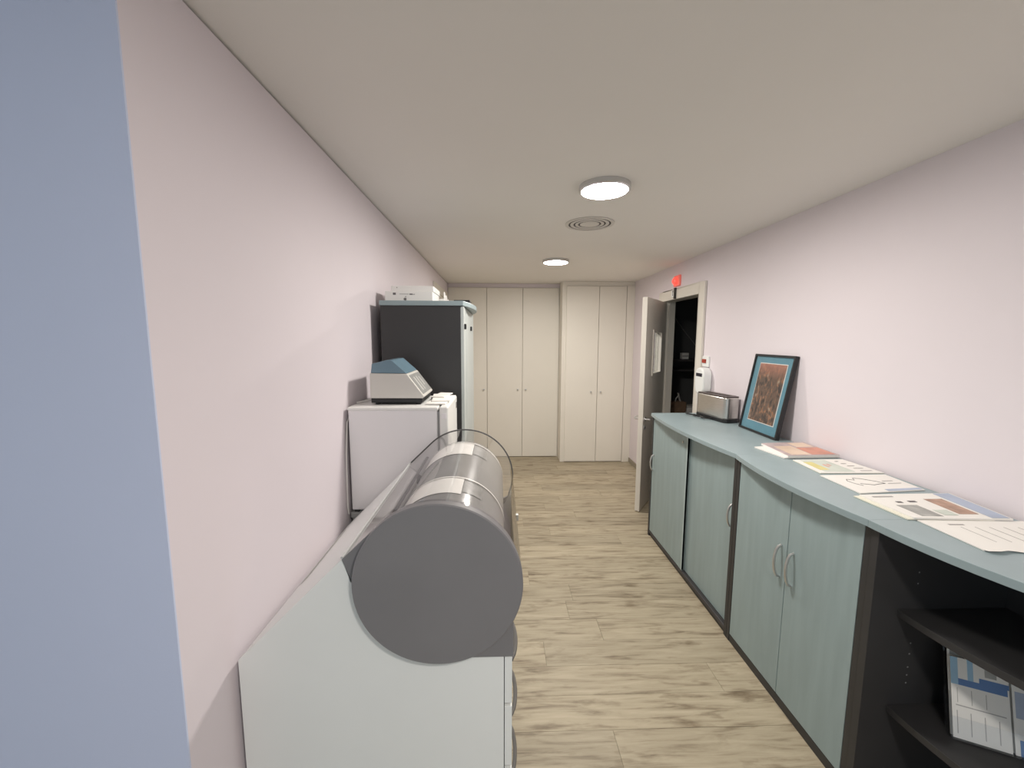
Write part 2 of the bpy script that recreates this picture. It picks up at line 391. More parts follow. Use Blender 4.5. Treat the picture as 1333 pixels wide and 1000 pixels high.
def annulus(r0_, r1_, d): return MB().lathe([(r0_, -.001), (r0_, -d), (r1_, -d), (r1_, -.001)], .585, 2.675, ZC, 56)
part(annulus(.136, .157, .005), 'rim', VENTW, av)
for r_a, r_b in ((.104, .124), (.074, .092)): part(annulus(r_a, r_b, .0045), 'ring', VENTW, av)
part(MB().lathe([(0, -.006), (.052, -.0055), (.062, -.0045), (.062, -.001)], .585, 2.675, ZC, 40), 'centre_disc', VENTW, av)
part(MB().lathe([(0, -.0012), (.137, -.0012)], .585, 2.675, ZC, 40), 'backing', mat('vent_backing', (.10, .09, .085), .7), av)  # dark colour puts the shade of the ring gaps into this disc

# ------------------------------------------------------------------ blue-grey cabinets along the right wall
T = 1.055; FX = 1.27; TH = .025; BXK = XR-.012
YA0, YA1, YB0, YC0 = 3.225, 2.03, 1.255, .50
def bow(y0, y1, xe, xm, n=14, rev=False):
    pts = []
    for i in range(n+1):
        t = i/n; pts.append((xe+(xm-xe)*(1-(2*t-1)**2), y0+(y1-y0)*t))
    return pts
def handle(parent, x, y, z0, z1, name='handle'):
    pts = [(x+.004, y, z0)]
    for i in range(9):
        a = math.pi*i/8; pts.append((x-.030*math.sin(a)**.8 if 0 < i < 8 else x, y, z0+(z1-z0)*(.5-.5*math.cos(a))))
    pts.append((x+.004, y, z1))
    o = MB().tube(pts, .0058, 8).build(name, SILVER, parent)
    return o
def cabinet_shell(name, label, y_far, y_near, front_bow, near_x):
    c = root(name, label, 'cabinet', ((FX+XR)/2, (y_far+y_near)/2, 0))
    part(MB().box(FX, BXK, y_far-.025, y_far, 0, T-TH), 'side_panel', CHAR, c, bevel=.001)
    part(MB().box(FX, BXK, y_near+.002, y_near+.027, 0, T-TH), 'side_panel', CHAR, c, bevel=.001)
    part(MB().box(BXK-.01, BXK, y_near+.027, y_far-.025, .05, T-TH), 'back_panel', CHAR, c)
    part(MB().box(FX+.012, BXK-.01, y_near+.027, y_far-.025, .02, .05).box(FX+.012, FX+.03, y_near+.027, y_far-.025, 0, .02), 'plinth', CHAR, c)
    pts = [(x_+(near_x-1.258)*(y_far-y_)/(y_far-y_near), y_) for x_, y_ in bow(y_far, y_near+.0004, 1.258, front_bow)] + [(BXK, y_near+.0004), (BXK, y_far)]
    part(MB().prism(pts, XY, T-TH, T), 'top', BLUETOP, c, bevel=.0012)
    return c
ca = cabinet_shell('sliding_door_cabinet', 'blue-grey bow-top cabinet with two sliding doors and dark sides under the toaster', YA0, YA1, 1.212, 1.262)
dA = part(MB().box(FX+.004, FX+.020, 2.60, YA0-.026, .052, T-TH-.006), 'sliding_door', BLUEGREY, ca, bevel=.0015)
MB().box(FX+.0035, FX+.0205, 2.600, 2.614, .052, T-TH-.006).build('edge_strip', mat('pale_edging', (.42, .50, .50), .4), dA)
dA2 = part(MB().box(FX+.026, FX+.042, YA1+.028, 2.64, .052, T-TH-.006), 'sliding_door', BLUEGREY, ca, bevel=.0015)
handle(dA, FX+.004, 3.165, .585, .715)
handle(dA2, FX+.026, 2.085, .625, .755)
MB().lathe([(0, -.006), (.008, -.006), (.009, 0)], 2.665, .955, FX+.004, 14, 'x').build('lock', STEEL, dA)
part(MB().box(FX+.002, FX+.044, YA1+.027, YA0-.025, .030, .048), 'track', DARKBOARD, ca)
cb = cabinet_shell('hinged_door_cabinet', 'blue-grey cabinet with a pair of hinged doors and two silver bow handles', YA1, YB0, 1.219, 1.251)
for y0, y1, hy in ((1.6335, YA1-.028, 1.668), (YB0+.030, 1.6305, 1.594)):
    d = part(MB().box(FX+.001, FX+.019, y0, y1, .045, T-TH-.004), 'door', BLUEGREY, cb, bevel=.0015)
    handle(d, FX+.001, hy, .592, .742)
part(MB().box(FX+.002, FX+.0115, YB0+.028, YA1-.026, .0, .042), 'kick_strip', CHAR, cb)
# curved open end unit
cc = root('curved_shelf_unit', 'charcoal open end shelf unit with curved shelves under the blue-grey top', 'shelf unit', (1.5, 1.0, 0))
def ell(cx, cy, a, b, n=20):
    return [(cx-a*math.cos(math.pi/2*i/n), cy-b*math.sin(math.pi/2*i/n)) for i in range(n+1)]
part(MB().box(FX-.004, BXK, YB0-.027, YB0-.001, 0, T-TH), 'side_panel', CHAR, cc, bevel=.001)
part(MB().box(BXK-.014, BXK, YC0, YB0-.027, 0, T-TH), 'back_panel', CHAR, cc)
part(MB().prism(ell(BXK, YB0, BXK-1.251, YB0-YC0-.03)+[(BXK, YB0)], XY, T-TH, T), 'top', BLUETOP, cc, bevel=.0008)
for z in (.02, .362, .722):
    part(MB().prism(ell(BXK-.014, YB0-.027, BXK-.014-1.36, YB0-YC0-.17)+[(BXK-.014, YB0-.027)], XY, z, z+.024), 'shelf', CHAR, cc, bevel=.001)
for z in (.47, .50, .53, .58, .62, .84, .88):
    part(MB().lathe([(0, -.0008), (.003, -.0008)], 1.42, z, YB0-.027, 8, 'y'), 'peg_hole', mat('peg_hole', (.25, .25, .25), .6), cc)

# ------------------------------------------------------------------ things on the cabinets
# toaster
to = root('toaster', 'brushed steel long-slot toaster with black base', 'toaster', (1.668, 2.975, T)); to.rotation_euler = (0, 0, math.radians(10))
prof = rrect(.128, .335, .035)
MB().prism(prof, XY, .028, .185, True).build('body', STEEL, to, bevel=.006)
pb = [(x*1.02, y*1.02) for x, y in prof]
MB().prism(pb, XY, .001, .030, True).build('base', BLACK, to, bevel=.004)
pt = [(x*.97, y*.97) for x, y in prof]
tm = MB(); 
sl = [(-.016, -.11), (.016, -.11), (.016, .11), (-.016, .11)]
tm.box(-.058, -.018, -.13, .13, .185, .194).box(.018, .058, -.13, .13, .185, .194).box(-.052, .052, .13, .16, .185, .194).box(-.052, .052, -.16, -.13, .185, .194)
tm.build('top_trim', mat('brown_black_plastic', (.06, .042, .038), .35), to, bevel=.004)
MB().box(-.018, .018, -.13, .13, .186, .188).build('slot', BLACK, to)
cord = []
for i in range(40):
    t = i/39; a = t*5.2*math.pi
    cord.append((-.110+.022*math.cos(a)+.012*t, .21-.22*t+.03*math.sin(a), .007+.008*abs(math.sin(a*.5))))
cord += [(-.08, -.02, .010), (-.06, -.03, .014)]
MB().tube(cord, .0055, 6).build('power_cord', BLACK, to)
# small dark plate at the end of the worktop
# framed picture leaning on the wall
pw, ph = .395, .515
fp = root('framed_picture', 'black-framed picture with blue mat leaning against the wall', 'picture', (1.672, 2.50, T+.002))
fp.rotation_euler = Euler((0, math.radians(9.6), math.radians(-2.0)), 'XYZ')
FRM = mat('black_frame', (.012, .013, .015), .35)
def fbar(mb, y0, y1, z0, z1): mb.box(-.006, .018, y0, y1, z0, z1)
f = MB(); b = .013
fbar(f, -pw/2, pw/2, 0, b); fbar(f, -pw/2, pw/2, ph-b, ph); fbar(f, -pw/2, -pw/2+b, b, ph-b); fbar(f, pw/2-b, pw/2, b, ph-b)
f.build('frame', FRM, fp, bevel=.001)
MB().box(.004, .010, -pw/2+b, pw/2-b, b, ph-b).build('mat', mat('blue_mat_board', (.115, .285, .37), .6, var=.06, scale=12), fp)
ay0, ay1, az0, az1 = -.135, .125, .075, .455
MB().box(.002, .004, ay0-.005, ay1+.005, az0-.005, az1+.005).build('mat_bevel', PAPER, fp)
MB().box(.0005, .002, ay0, ay1, az0, az1).build('artwork', art_print(), fp)
MB().box(.012, .018, -pw/2+b, pw/2-b, b, ph-b).build('backing', mat('brown_board', (.2, .14, .09), .8), fp)
MB().box(-.003, -.002, -pw/2+b, pw/2-b, b, ph-b).build('glazing', clear('picture_glass', (.97, .97, .97), .02, 1.25), fp)

# magazines and papers
def quad(pxs, z): return [at(x, y, z=z) for x, y in pxs]
def cap_x(q, xm=XR-.008):
    return [Vector((min(p.x, xm), p.y, p.z)) for p in q]
def inset(q, u0, u1, v0, v1):
    """sub-rectangle of quad q = (left, front, right, back): u along front->right, v along front->left"""
    l, f_, r, b_ = q
    def P(u, v): return (f_*(1-u)+r*u)*(1-v) + (l*(1-u)+b_*u)*v
    return [P(u0, v1), P(u0, v0), P(u1, v0), P(u1, v1)]
def prints(q, z, parent, items):
    for k_, (nm, m, u0, u1, v0, v1) in enumerate(items):
        qq = [Vector((p.x, p.y, z+.0002+.00012*k_)) for p in inset(q, u0, u1, v0, v1)]
        part(MB().quadslab(qq, .0006), nm, m, parent)
def magazine(name, label, cat, q, z, h, page, cover, items, group=None):
    q = [Vector((p.x, p.y, z)) for p in q]; c = (q[0]+q[1]+q[2]+q[3])/4
    r = root(name, label, cat, (c.x, c.y, z), group)
    part(MB().quadslab(q, h-.0012), 'pages', page, r)
    qq = [Vector((p.x, p.y, z+h-.0012)) for p in q]
    part(MB().quadslab(qq, .0012), 'cover', cover, r)
    prints(q, z+h, r, items)
    return r
PINK = mat('salmon_print', (.62, .27, .19), .4, var=.15, scale=14); SKIN = mat('pale_pink_print', (.74, .58, .45), .4, var=.1, scale=10)
MAUVE = mat('mauve_print', (.52, .42, .42), .4, var=.2, scale=20); YELL = mat('yellow_print', (.66, .60, .25), .5, var=.12, scale=16)
PALEG = mat('pale_green_print', (.60, .65, .58), .5, var=.08, scale=12); PALEB = mat('pale_blue_print', (.40, .46, .58), .5, var=.12, scale=10)
BROWN = mat('brown_print', (.42, .27, .2), .5, var=.25, scale=30); MIDB = mat('blue_print', (.10, .20, .42), .5, var=.15, scale=12)
LBLUE = mat('sky_blue_print', (.33, .52, .68), .5, var=.1, scale=8); GREYP = mat('photo_grey_print', (.36, .36, .34), .5, var=.3, scale=26)
q1 = cap_x(quad([(982, 583.3), (1021, 597.5), (1092, 596.5), (1044, 579)], T))
magazine('paper_sheets', 'white sheets lying under the pink-covered magazine', 'paper', q1, T+.001, .006, PAPER, PAPER, [])
q2 = cap_x(quad([(991, 578.5), (1026, 595), (1093, 594), (1046, 577)], T+.012))
magazine('magazine', 'thick magazine with a salmon pink cover in front of the framed picture', 'magazine', q2, T+.0072, .012, PAPER, MAUVE,
         [('cover_picture', SKIN, .1, .48, .05, .7), ('cover_picture', PINK, .5, .95, .05, .55), ('cover_picture', SKIN, .55, .92, .6, .92)])
q3 = cap_x(quad([(1032, 599.5), (1067.5, 616.5), (1151, 616.5), (1096, 598.5)], T+.002), XR-.012)
magazine('leaflet', 'yellow and pale green leaflet between the pink magazine and the line drawing', 'leaflet', q3, T+.001, .004, CREAM, PAPER,
         [('cover_picture', PALEG, .12, .6, .08, .95), ('cover_picture', YELL, .10, .26, .2, .8), ('print_line', PINK, .34, .38, .4, .6), ('print_line', PINK, .42, .46, .5, .62)] +
         [('print_line', LIGHTPRINT, .72+.0*i, .9-.03*i, .12+.17*i, .15+.17*i) for i in range(5)])
q4 = cap_x(quad([(1067.5, 619.5), (1120, 643), (1204, 638.5), (1152, 618.5)], T+.002), XR-.012)
m4 = magazine('drawing_sheet', 'white sheet with a curling line drawing and a blue strip', 'paper', q4, T+.001, .004, PAPER, PAPER,
         [('blue_strip', PALEB, .45, .98, .02, .12), ('print_line', LIGHTPRINT, .7, .9, .4, .43), ('print_line', LIGHTPRINT, .7, .86, .55, .58)])
cur = []
for u, v in ((.28, .35), (.22, .48), (.2, .62), (.24, .72), (.33, .66), (.37, .78), (.46, .74), (.6, .55), (.66, .42), (.55, .40), (.45, .36), (.36, .42), (.3, .46)):
    p = inset(q4, u, u, v, v)[0]; cur.append((p.x, p.y, T+.0055))
part(MB().tube(cur, .0012, 5), 'line_drawing', PRINT, m4)
q5 = cap_x(quad([(1118.5, 645), (1190, 675), (1319, 677), (1236, 643)], T+.008), XR-.01)
q5b = [p+Vector((-.018, .004, 0)) for p in q5]
q5b = [q5b[0], q5b[1], q5[2]+Vector((-.06, .003, 0)), q5[3]+Vector((-.06, -.003, 0))]
magazine('paper_sheets', 'cream sheets lying under the illustrated magazine', 'paper', q5b, T+.001, .004, CREAM, CREAM, [])
magazine('magazine', 'thin illustrated magazine with small photos beside the loose white pages', 'magazine', q5, T+.0052, .006, PAPER, PAPER,
         [('cover_picture', GREYP, .12, .34, .06, .5), ('cover_picture', BROWN, .56, .76, .15, .75), ('cover_picture', PALEB, .80, .98, .02, .98),
          ('print_line', PRINT, .20, .26, .60, .66), ('print_line', PRINT, .34, .42, .62, .68), ('print_line', LIGHTPRINT, .08, .3, .86, .90), ('cover_picture', PALEG, .38, .52, .1, .3)])
q6 = [at(1193.6, 678.5, z=T), at(1281, 718, z=T), Vector((1.745, 1.03, T)), Vector((1.755, 1.225, T))]
lp = magazine('loose_pages', 'loose white printed pages at the curved end of the worktop', 'paper', q6, T+.001, .003, PAPER, PAPER,
         [('print_line', LIGHTPRINT, .26+.13*i, .265+.13*i, .25, .75) for i in range(5)] + [('print_line', LIGHTPRINT, .2, .34, .82, .85)])
q7 = [p+Vector((.02, -.012, 0)) for p in q6]; q7[3] = q7[3]+Vector((-.01, -.02, 0)); q7[2].x -= .015; q7[3].x = min(q7[3].x, 1.75)
# curled lower edge of the pages
edge0, edge1 = q6[1], q6[2]
wv = []
for k in range(13):
    t = k/12; p = edge0*(1-t)+edge1*t
    wv.append((p.x, p.y - .010 - .006*math.sin(k*1.9), T+.003+.003*(1+math.sin(k*1.3))))
sm = MB(); n = len(wv)
base = [(edge0*(1-k/12)+edge1*(k/12)) for k in range(13)]
sm.add([(p.x, p.y+.002, T+.0045) for p in base]+wv, [(i, i+1, n+i+1, n+i) for i in range(n-1)], True)
part(sm, 'curled_edge', PAPER, lp)

# wall-mounted items beside the doorway
ds = root('wall_dispenser', 'white rounded wall dispenser with a dark window beside the door frame', 'dispenser', (XR, 3.325, 1.2))
dp = []
for (yy, zz) in rrect(.150, .225, .065, 7): dp.append((3.325+yy, 1.312+zz))
part(MB().prism(dp, YZ, 1.693, XR-.001, True), 'body', WHITE, ds, bevel=.014, bseg=3)
part(MB().box(1.6915, 1.694, 3.275, 3.375, 1.350, 1.378), 'display', mat('dark_display', (.03, .028, .04), .25), ds)
part(MB().prism([(1.70, 1.21), (1.74, 1.21), (1.735, 1.10), (1.705, 1.10)], XZ, 3.335, 3.372), 'nozzle', CORDW, ds, bevel=.004)
part(MB().tube([(1.715, 3.352, 1.102), (1.713, 3.35, 1.08), (1.71, 3.35, T+.001)], .007, 8), 'drip_tube', CORDW, ds)
sw = root('emergency_switch', 'square white wall switch with a red button', 'switch', (XR, 3.365, 1.475))
part(MB().box(XR-.012, XR-.0005, 3.305, 3.412, 1.430, 1.520), 'plate', WHITE, sw, bevel=.003)
part(MB().box(XR-.022, XR-.012, 3.345, 3.40, 1.462, 1.495), 'button', mat('red_button', (.38, .045, .025), .35), sw, bevel=.003)
wl = root('warning_light', 'small red lit warning light above the doorway', 'warning light', (XR, 3.99, 2.235))
part(MB().box(XR-.02, XR-.0005, 3.925, 4.055, 2.185, 2.290), 'housing', mat('red_housing', (.75, .22, .18), .4, emit=(1, .12, .08), estr=.25), wl, bevel=.006)
part(MB().lathe([(0, -.035), (.018, -.033), (.032, -.022), (.036, 0)], 3.995, 2.235, XR-.02, 28, 'x'), 'lens', mat('red_lens', (.8, .04, .03), .3, emit=(1, .05, .035), estr=2.2), wl)
sg = root('door_sign', 'tiny white sign with a dark mark below the red light', 'sign', (XR, 4.0, 2.11))
part(MB().box(XR-.032, XR-.0225, 3.995, 4.065, 2.085, 2.155), 'plate', WHITE, sg, bevel=.001)
part(MB().box(XR-.033, XR-.032, 4.018, 4.042, 2.13, 2.148).box(XR-.033, XR-.032, 4.024, 4.036, 2.095, 2.13), 'mark', PRINT, sg)
part(MB().box(XR-.040, XR-.0225, 3.968, 3.993, 2.062, 2.168), 'dark_edge', CHAR, sg)

# brochures in a holder on the curved shelf
bh = root('brochure_holder', 'clear stand of blue and white brochures on the curved charcoal shelf', 'brochure holder', (1.462, 1.111, .387))
bh.rotation_euler = Euler((math.radians(-17), 0, math.atan2(-.071, .144)), 'XYZ')
MB().box(-.006, .262, .012, .016, .004, .305).box(-.006, .262, -.020, -.017, .004, .07).box(-.006, .262, -.020, .016, .001, .004).box(-.009, -.006, -.020, .016, .001, .14).build('stand', clear('clear_stand', (.96, .965, .97), .08), bh)
def broch(x0, x1, y, z1, parts):
    g = MB().box(x0, x1, y, y+.004, .005, z1).build('brochure', PAPER, bh)
    for nm, m, a, b_, c, d_ in parts:
        MB().box(x0+(x1-x0)*a, x0+(x1-x0)*b_, y-.0006, y, .005+(z1-.005)*c, .005+(z1-.005)*d_).build(nm, m, g)
broch(0, .135, -.010, .245, [('blue_panel', LBLUE, 0, .13, .66, .998), ('blue_bar', MIDB, .13, .97, .66, .74), ('blue_panel', LBLUE, .30, .40, .74, .998), ('blue_bar', MIDB, .50, 1, .74, .80),
      ('ring_mark', GREYP, .60, .80, .83, .95)] + [('text_line', LIGHTPRINT, .07, .93, .40, .412)] + [('text_line', LIGHTPRINT, .08+.24*i, .095+.24*i, .06, .34) for i in range(4)] + [('text_line', LIGHTPRINT, .1+.25*i, .11+.25*i, .44, .62) for i in range(3)])
broch(.142, .255, -.008, .255, [('grey_picture', GREYP, 0, 1, .80, .998), ('blue_panel', PALEB, .05, .95, .42, .72), ('blue_bar', MIDB, .1, 1, .0, .18)])
broch(.0, .25, .004, .285, [('grey_picture', GREYP, .02, .5, .86, .99), ('dark_picture', CHAR, .5, .98, .86, .99)])

# ------------------------------------------------------------------ drum display cabinet
Y0, Y1 = .975, 1.735
cx, cz, R = -.155, 1.040, .2155
dc = root('drum_display_cabinet', 'white cabinet carrying a grey drum under a clear cylindrical hood', 'display cabinet', (-.3, 1.35, 0))
P1 = (-.401, 1.101)
trough = [(cx+(R-.006)*math.cos(math.radians(a)), cz+(R-.006)*math.sin(math.radians(a))) for a in range(185, 271, 8)]
body = [(-.68, 0), (-.68, .825), P1, (-.383, 1.038)] + trough + [(cx+.01, .822), (.012, .822), (.012, 0)]
part(MB().prism(body, XZ, Y0, Y1), 'body', WHITE, dc)
# drawers towards the aisle
zs = [(.682, .822), (.492, .672), (.282, .482), (.08, .272)]
for k, (za, zb) in enumerate(zs):
    dr = part(MB().box(.014, .034, Y0+.001, Y1-.002, za, zb), 'drawer', WHITE, dc, bevel=.001)
    hp = []
    zc = (za+zb)/2+.02
    for i in range(9):
        t = i/8; hp.append((.034+.014*math.sin(math.pi*t)**.7 if 0 < i < 8 else .033, 1.02+.16*t, zc))
    MB().tube(hp, .006, 8).build('drawer_handle', mat('dark_handle', (.12, .115, .11), .4), dr)
part(MB().box(.012, .030, Y0+.02, Y1-.02, 0, .078), 'plinth', CHAR, dc)
# grey end plate, trough and rear plate
def tangent(px_, pz_):
    dx, dz = px_-cx, pz_-cz; d = math.hypot(dx, dz); a = math.atan2(dz, dx); return a-math.acos(R/d)
ta = tangent(*P1)
arc = lambda a0, a1, r, n: [(cx+r*math.cos(a0+(a1-a0)*i/n), cz+r*math.sin(a0+(a1-a0)*i/n)) for i in range(n+1)]
plate = [P1] + arc(ta, math.radians(-18), R-.002, 40) + [(.037, .94), (.037, .823), (cx+.01, .823), (cx-.05, .833)] + [(cx-.14, .90), (-.372, 1.03)]
part(MB().prism(plate, XZ, Y0-.004, Y0+.012), 'end_plate', GREYPL, dc, bevel=.001)
rear = [P1, (-.30, 1.02), (-.2, .92), (-.05, .91), (.037, .96), (.037, .823), (cx+.01, .823), (-.25, .86), (-.372, 1.03)]
part(MB().prism(rear, XZ, Y1-.012, Y1), 'rear_plate', GREYPL, dc)
tro = arc(math.radians(172), math.radians(345), R-.005, 30)
part(MB().sheet([P1]+tro+[(.037, .95), (.037, .823)], XZ, Y0+.012, Y1-.012), 'trough', mat('pale_grey_liner', (.40, .385, .385), .4), dc)
# disc on the near end
part(MB().lathe([(0, -.024), (R-.003, -.024), (R, -.021), (R, -.001), (0, -.001)], cx, cz, Y0-.004, 96, 'y'), 'end_disc', GREYPL, dc)
# hood
YH = 1.765
hoodp = [P1] + arc(ta, math.radians(-22), R-.001, 56) + [(.040, .935)]
hood = part(MB().sheet(hoodp, XZ, Y0-.003, YH), 'hood', HOOD, dc)
rim = MB().tube([(x, YH, z) for x, z in hoodp], .0035, 6).build('hood_rim', mat('grey_rim', (.10, .10, .10), .35), hood)
MB().tube([(P1[0], Y0, P1[1]+.003), (P1[0], YH, P1[1]+.003)], .004, 6).build('hood_edge', mat('clear_edge', (.55, .55, .55), .3), hood)
ax = math.radians(140)
sx_, sz_ = cx+(R-.012)*math.cos(ax), cz+(R-.012)*math.sin(ax)
MB().box(.056, .066, 1.33, 1.345, 1.03, 1.05).build('hood_clip', SILVER, hood)
# drum inside
RI = .170
dm = part(MB().lathe([(0, 0), (RI-.002, 0), (RI, .002), (RI, .738), (RI-.002, .74), (0, .74)], cx, cz, Y0+.02, 80, 'y'), 'drum', DRUM, dc)
def band(ya, yb, a0, a1, m, name, dr=.0015, par=dm):
    MB().sheet(arc(math.radians(a0), math.radians(a1), RI+dr, 40), XZ, ya, yb).build(name, m, par)
for ya, yb, al in ((1.135, 1.265, 80), (1.535, 1.70, 78)):
    band(ya, yb, 205, al-4, BANDW, 'white_band')
    band(ya+.02, yb-.02, al-5, al-26, LABELG, 'grey_label')
    band(yb-.004, yb+.005, 210, -30, BANDW, 'white_rim', .0035)
MB().box(cx-.165, cx-.155, Y0+.02, 1.72, cz+.10, cz+.104).build('drum_gap_strip', CHAR, dm)  # dark strip stands in for the shaded gap between drum and trough
# paper strip on the slanted back
ss = [(-.672, .8335), (-.660, .847), (-.648, .860)]
tag(MB().sheet(ss, XZ, 1.28, 1.64).build('paper_strip', PAPER), 'narrow white paper strip lying on the slanted back of the drum cabinet', 'paper')

# ------------------------------------------------------------------ small fridge on its stand
FY0, FY1, FZ0, FZ1 = 1.79, 2.165, .872, 1.352
st = root('fridge_stand', 'grey stand under the small white fridge', 'stand', (-.47, 1.98, 0))
GST = mat('grey_stand_board', (.36, .36, .36), .5)
part(MB().box(-.686, -.235, FY0, FY1, .835, .86), 'top', GST, st, bevel=.002)
part(MB().box(-.680, -.260, FY0+.005, FY0+.025, 0, .835).box(-.680, -.260, FY1-.025, FY1-.005, 0, .835), 'side_panel', GST, st)
part(MB().box(-.259, -.243, FY0+.005, FY1-.005, .05, .832), 'door', GST, st, bevel=.002)
fg = root('mini_fridge', 'small white table-top fridge with its door towards the aisle', 'fridge', (-.47, 1.98, .86))
FRW = mat('fridge_white', (.84, .82, .83), .4, var=.01)
FRT = mat('fridge_door_white', (.82, .815, .79), .35, var=.01)
part(MB().box(-.680, -.282, FY0, FY1, FZ0, FZ1-.012), 'body', FRW, fg, bevel=.006)
part(MB().box(-.683, -.278, FY0-.003, FY1+.003, FZ1-.014, FZ1), 'top', FRT, fg, bevel=.004)
part(MB().box(-.282, -.272, FY0+.006, FY1-.006, FZ0+.01, FZ1-.02), 'gasket', mat('grey_gasket', (.25, .25, .25), .6), fg)
dr = part(MB().box(-.272, -.232, FY0, FY1, FZ0, FZ1+.002), 'door', FRT, fg, bevel=.008, bseg=3)
MB().box(-.262, -.240, FY0-.004, FY0, 1.30, 1.325).build('hinge_cover', FRW, dr, bevel=.001)
MB().box(-.233, -.230, FY1-.05, FY1-.02, FZ1-.06, FZ1-.03).build('door_badge', PRINT, dr)
part(MB().box(-.67, -.65, FY0+.01, FY0+.03, .8605, FZ0).box(-.31, -.29, FY0+.01, FY0+.03, .8605, FZ0).box(-.67, -.65, FY1-.03, FY1-.01, .8605, FZ0).box(-.31, -.29, FY1-.03, FY1-.01, .8605, FZ0), 'feet', BLACK, fg)
part(MB().tube([(-.689, 1.89, FZ1-.01), (-.690, 1.80, 1.28), (-.689, 1.775, 1.15), (-.688, 1.765, 1.0), (-.687, 1.76, .9), (-.687, 1.77, .864)], .0035, 6), 'power_cable', CORDW, fg)
# centrifuge
cf = root('centrifuge', 'light grey bench centrifuge with a smoky blue lid on the fridge', 'centrifuge', (-.48, 1.98, FZ1))
CY0, CY1 = 1.865, 2.105
CFB = mat('centrifuge_shell', (.63, .61, .57), .45, var=.02)
side = [(-.602, 1.382), (-.358, 1.382), (-.352, 1.392), (-.430, 1.497), (-.602, 1.500)]
part(MB().prism(side, XZ, CY0, CY1), 'shell', CFB, cf, bevel=.004)
part(MB().box(-.600, -.362, CY0+.004, CY1-.004, 1.360, 1.382), 'base', BLACK, cf, bevel=.003)
ft = MB()
for xx in (-.575, -.385):
    for yy in (CY0+.03, CY1-.03): ft.lathe([(0, 0), (.012, 0), (.013, .008), (0, .008)], xx, yy, 1.3525, 14)
part(ft, 'feet', BLACK, cf)
LIDM = mat('smoky_blue_lid', (.16, .255, .32), .22, var=.05)
part(MB().prism([(-.597, 1.5005), (-.592, 1.543), (-.522, 1.561), (-.500, 1.560), (-.431, 1.4985)], XZ, CY0+.004, CY1-.004), 'lid', LIDM, cf, bevel=.002)
part(MB().tube([(-.60, 2.0, FZ1+.006), (-.635, 1.95, FZ1+.007), (-.66, 1.93, FZ1+.006), (-.678, 1.90, FZ1+.005)], .0035, 6), 'power_cable', CORDW, cf)
# slanted control panel on the front
nx, nz = .105/.1308, .078/.1308
def pan(y0, y1, t0, t1, h):
    A = Vector((-.352, 0, 1.392)); B = Vector((-.430, 0, 1.497)); d = B-A; nrm = Vector((nx, 0, nz))
    p = [A+d*t0, A+d*t1]
    pts = [Vector((p[0].x, y0, p[0].z)), Vector((p[0].x, y1, p[0].z)), Vector((p[1].x, y1, p[1].z)), Vector((p[1].x, y0, p[1].z))]
    return MB().add(pts+[q+nrm*h for q in pts], [(3,2,1,0),(4,5,6,7),(0,1,5,4),(1,2,6,5),(2,3,7,6),(3,0,4,7)])
cp = part(pan(CY0+.012, CY1-.012, .08, .92, .0015), 'control_panel', mat('panel_grey', (.30, .30, .29), .4, var=.1, scale=30), cf)
for y0, y1, t0, t1 in ((CY0+.05, CY0+.075, .2, .8), (CY0+.10, CY0+.12, .2, .8), (CY0+.15, CY0+.17, .35, .75)):
    pan(y0, y1, t0, t1, .0025).build('button_strip', mat('pale_button', (.55, .54, .52), .4), cp)
# papers on the fridge
sp = root('folded_sheets', 'folded white sheets beside the centrifuge on the fridge', 'paper', (-.3, 2.05, FZ1))
for k, (xa, xb, ya, yb, an) in enumerate(((-.335, -.242, 1.85, 2.13, -4), (-.338, -.250, 1.90, 2.14, 7), (-.330, -.262, 1.99, 2.14, -10))):
    c_ = Vector(((xa+xb)/2, (ya+yb)/2, 0)); rm = Matrix.Rotation(math.radians(an), 3, 'Z')
    q_ = [c_ + rm @ (Vector(p)-c_) + Vector((0, 0, FZ1+.0025+.0062*k)) for p in ((xa, ya, 0), (xb, ya, 0), (xb, yb, 0), (xa, yb, 0))]
    part(MB().quadslab(q_, .006), 'sheet', PAPER, sp, bevel=.002)
# ------------------------------------------------------------------ tall charcoal cabinet
TY0, TY1, TZ = 2.205, 3.005, 1.864
tc_ = root('tall_cabinet', 'tall charcoal cabinet with a blue-grey bow top behind the fridge', 'cabinet', (-.43, 2.6, 0))
tx0, tx1 = -.642, -.212
part(MB().box(tx0, tx1, TY0, TY0+.022, 0, TZ-.026), 'side_panel', CHAR, tc_, bevel=.001)
part(MB().box(tx0, tx1, TY1-.022, TY1, 0, TZ-.026), 'side_panel', CHAR, tc_, bevel=.001)
part(MB().box(tx0, tx0+.012, TY0+.022, TY1-.022, .03, TZ-.026), 'back_panel', CHAR, tc_)
part(MB().box(tx0+.012, tx1-.01, TY0+.022, TY1-.022, .03, .055), 'bottom_panel', CHAR, tc_)
pts = [(-.196+.048*(1-(2*i/16-1)**2), TY0-.004+(TY1-TY0+.008)*i/16) for i in range(17)]
part(MB().prism(pts+[(tx0-.004, TY1+.004), (tx0-.004, TY0-.004)], XY, TZ-.026, TZ), 'top', BLUETOP, tc_, bevel=.002)
PALED = mat('pale_grey_door', (.50, .54, .53), .4, var=.03)
for ya, yb, hy in ((TY0+.002, 2.355, 2.235), (2.378, TY1-.002, 2.70)):
    d = part(MB().box(tx1+.001, tx1+.018, ya, yb, .03, TZ-.03), 'door', PALED, tc_, bevel=.001)
    MB().box(tx1+.018, tx1+.030, hy-.008, hy+.010, 1.712, 1.742).build('handle', BLACK, d, bevel=.004)
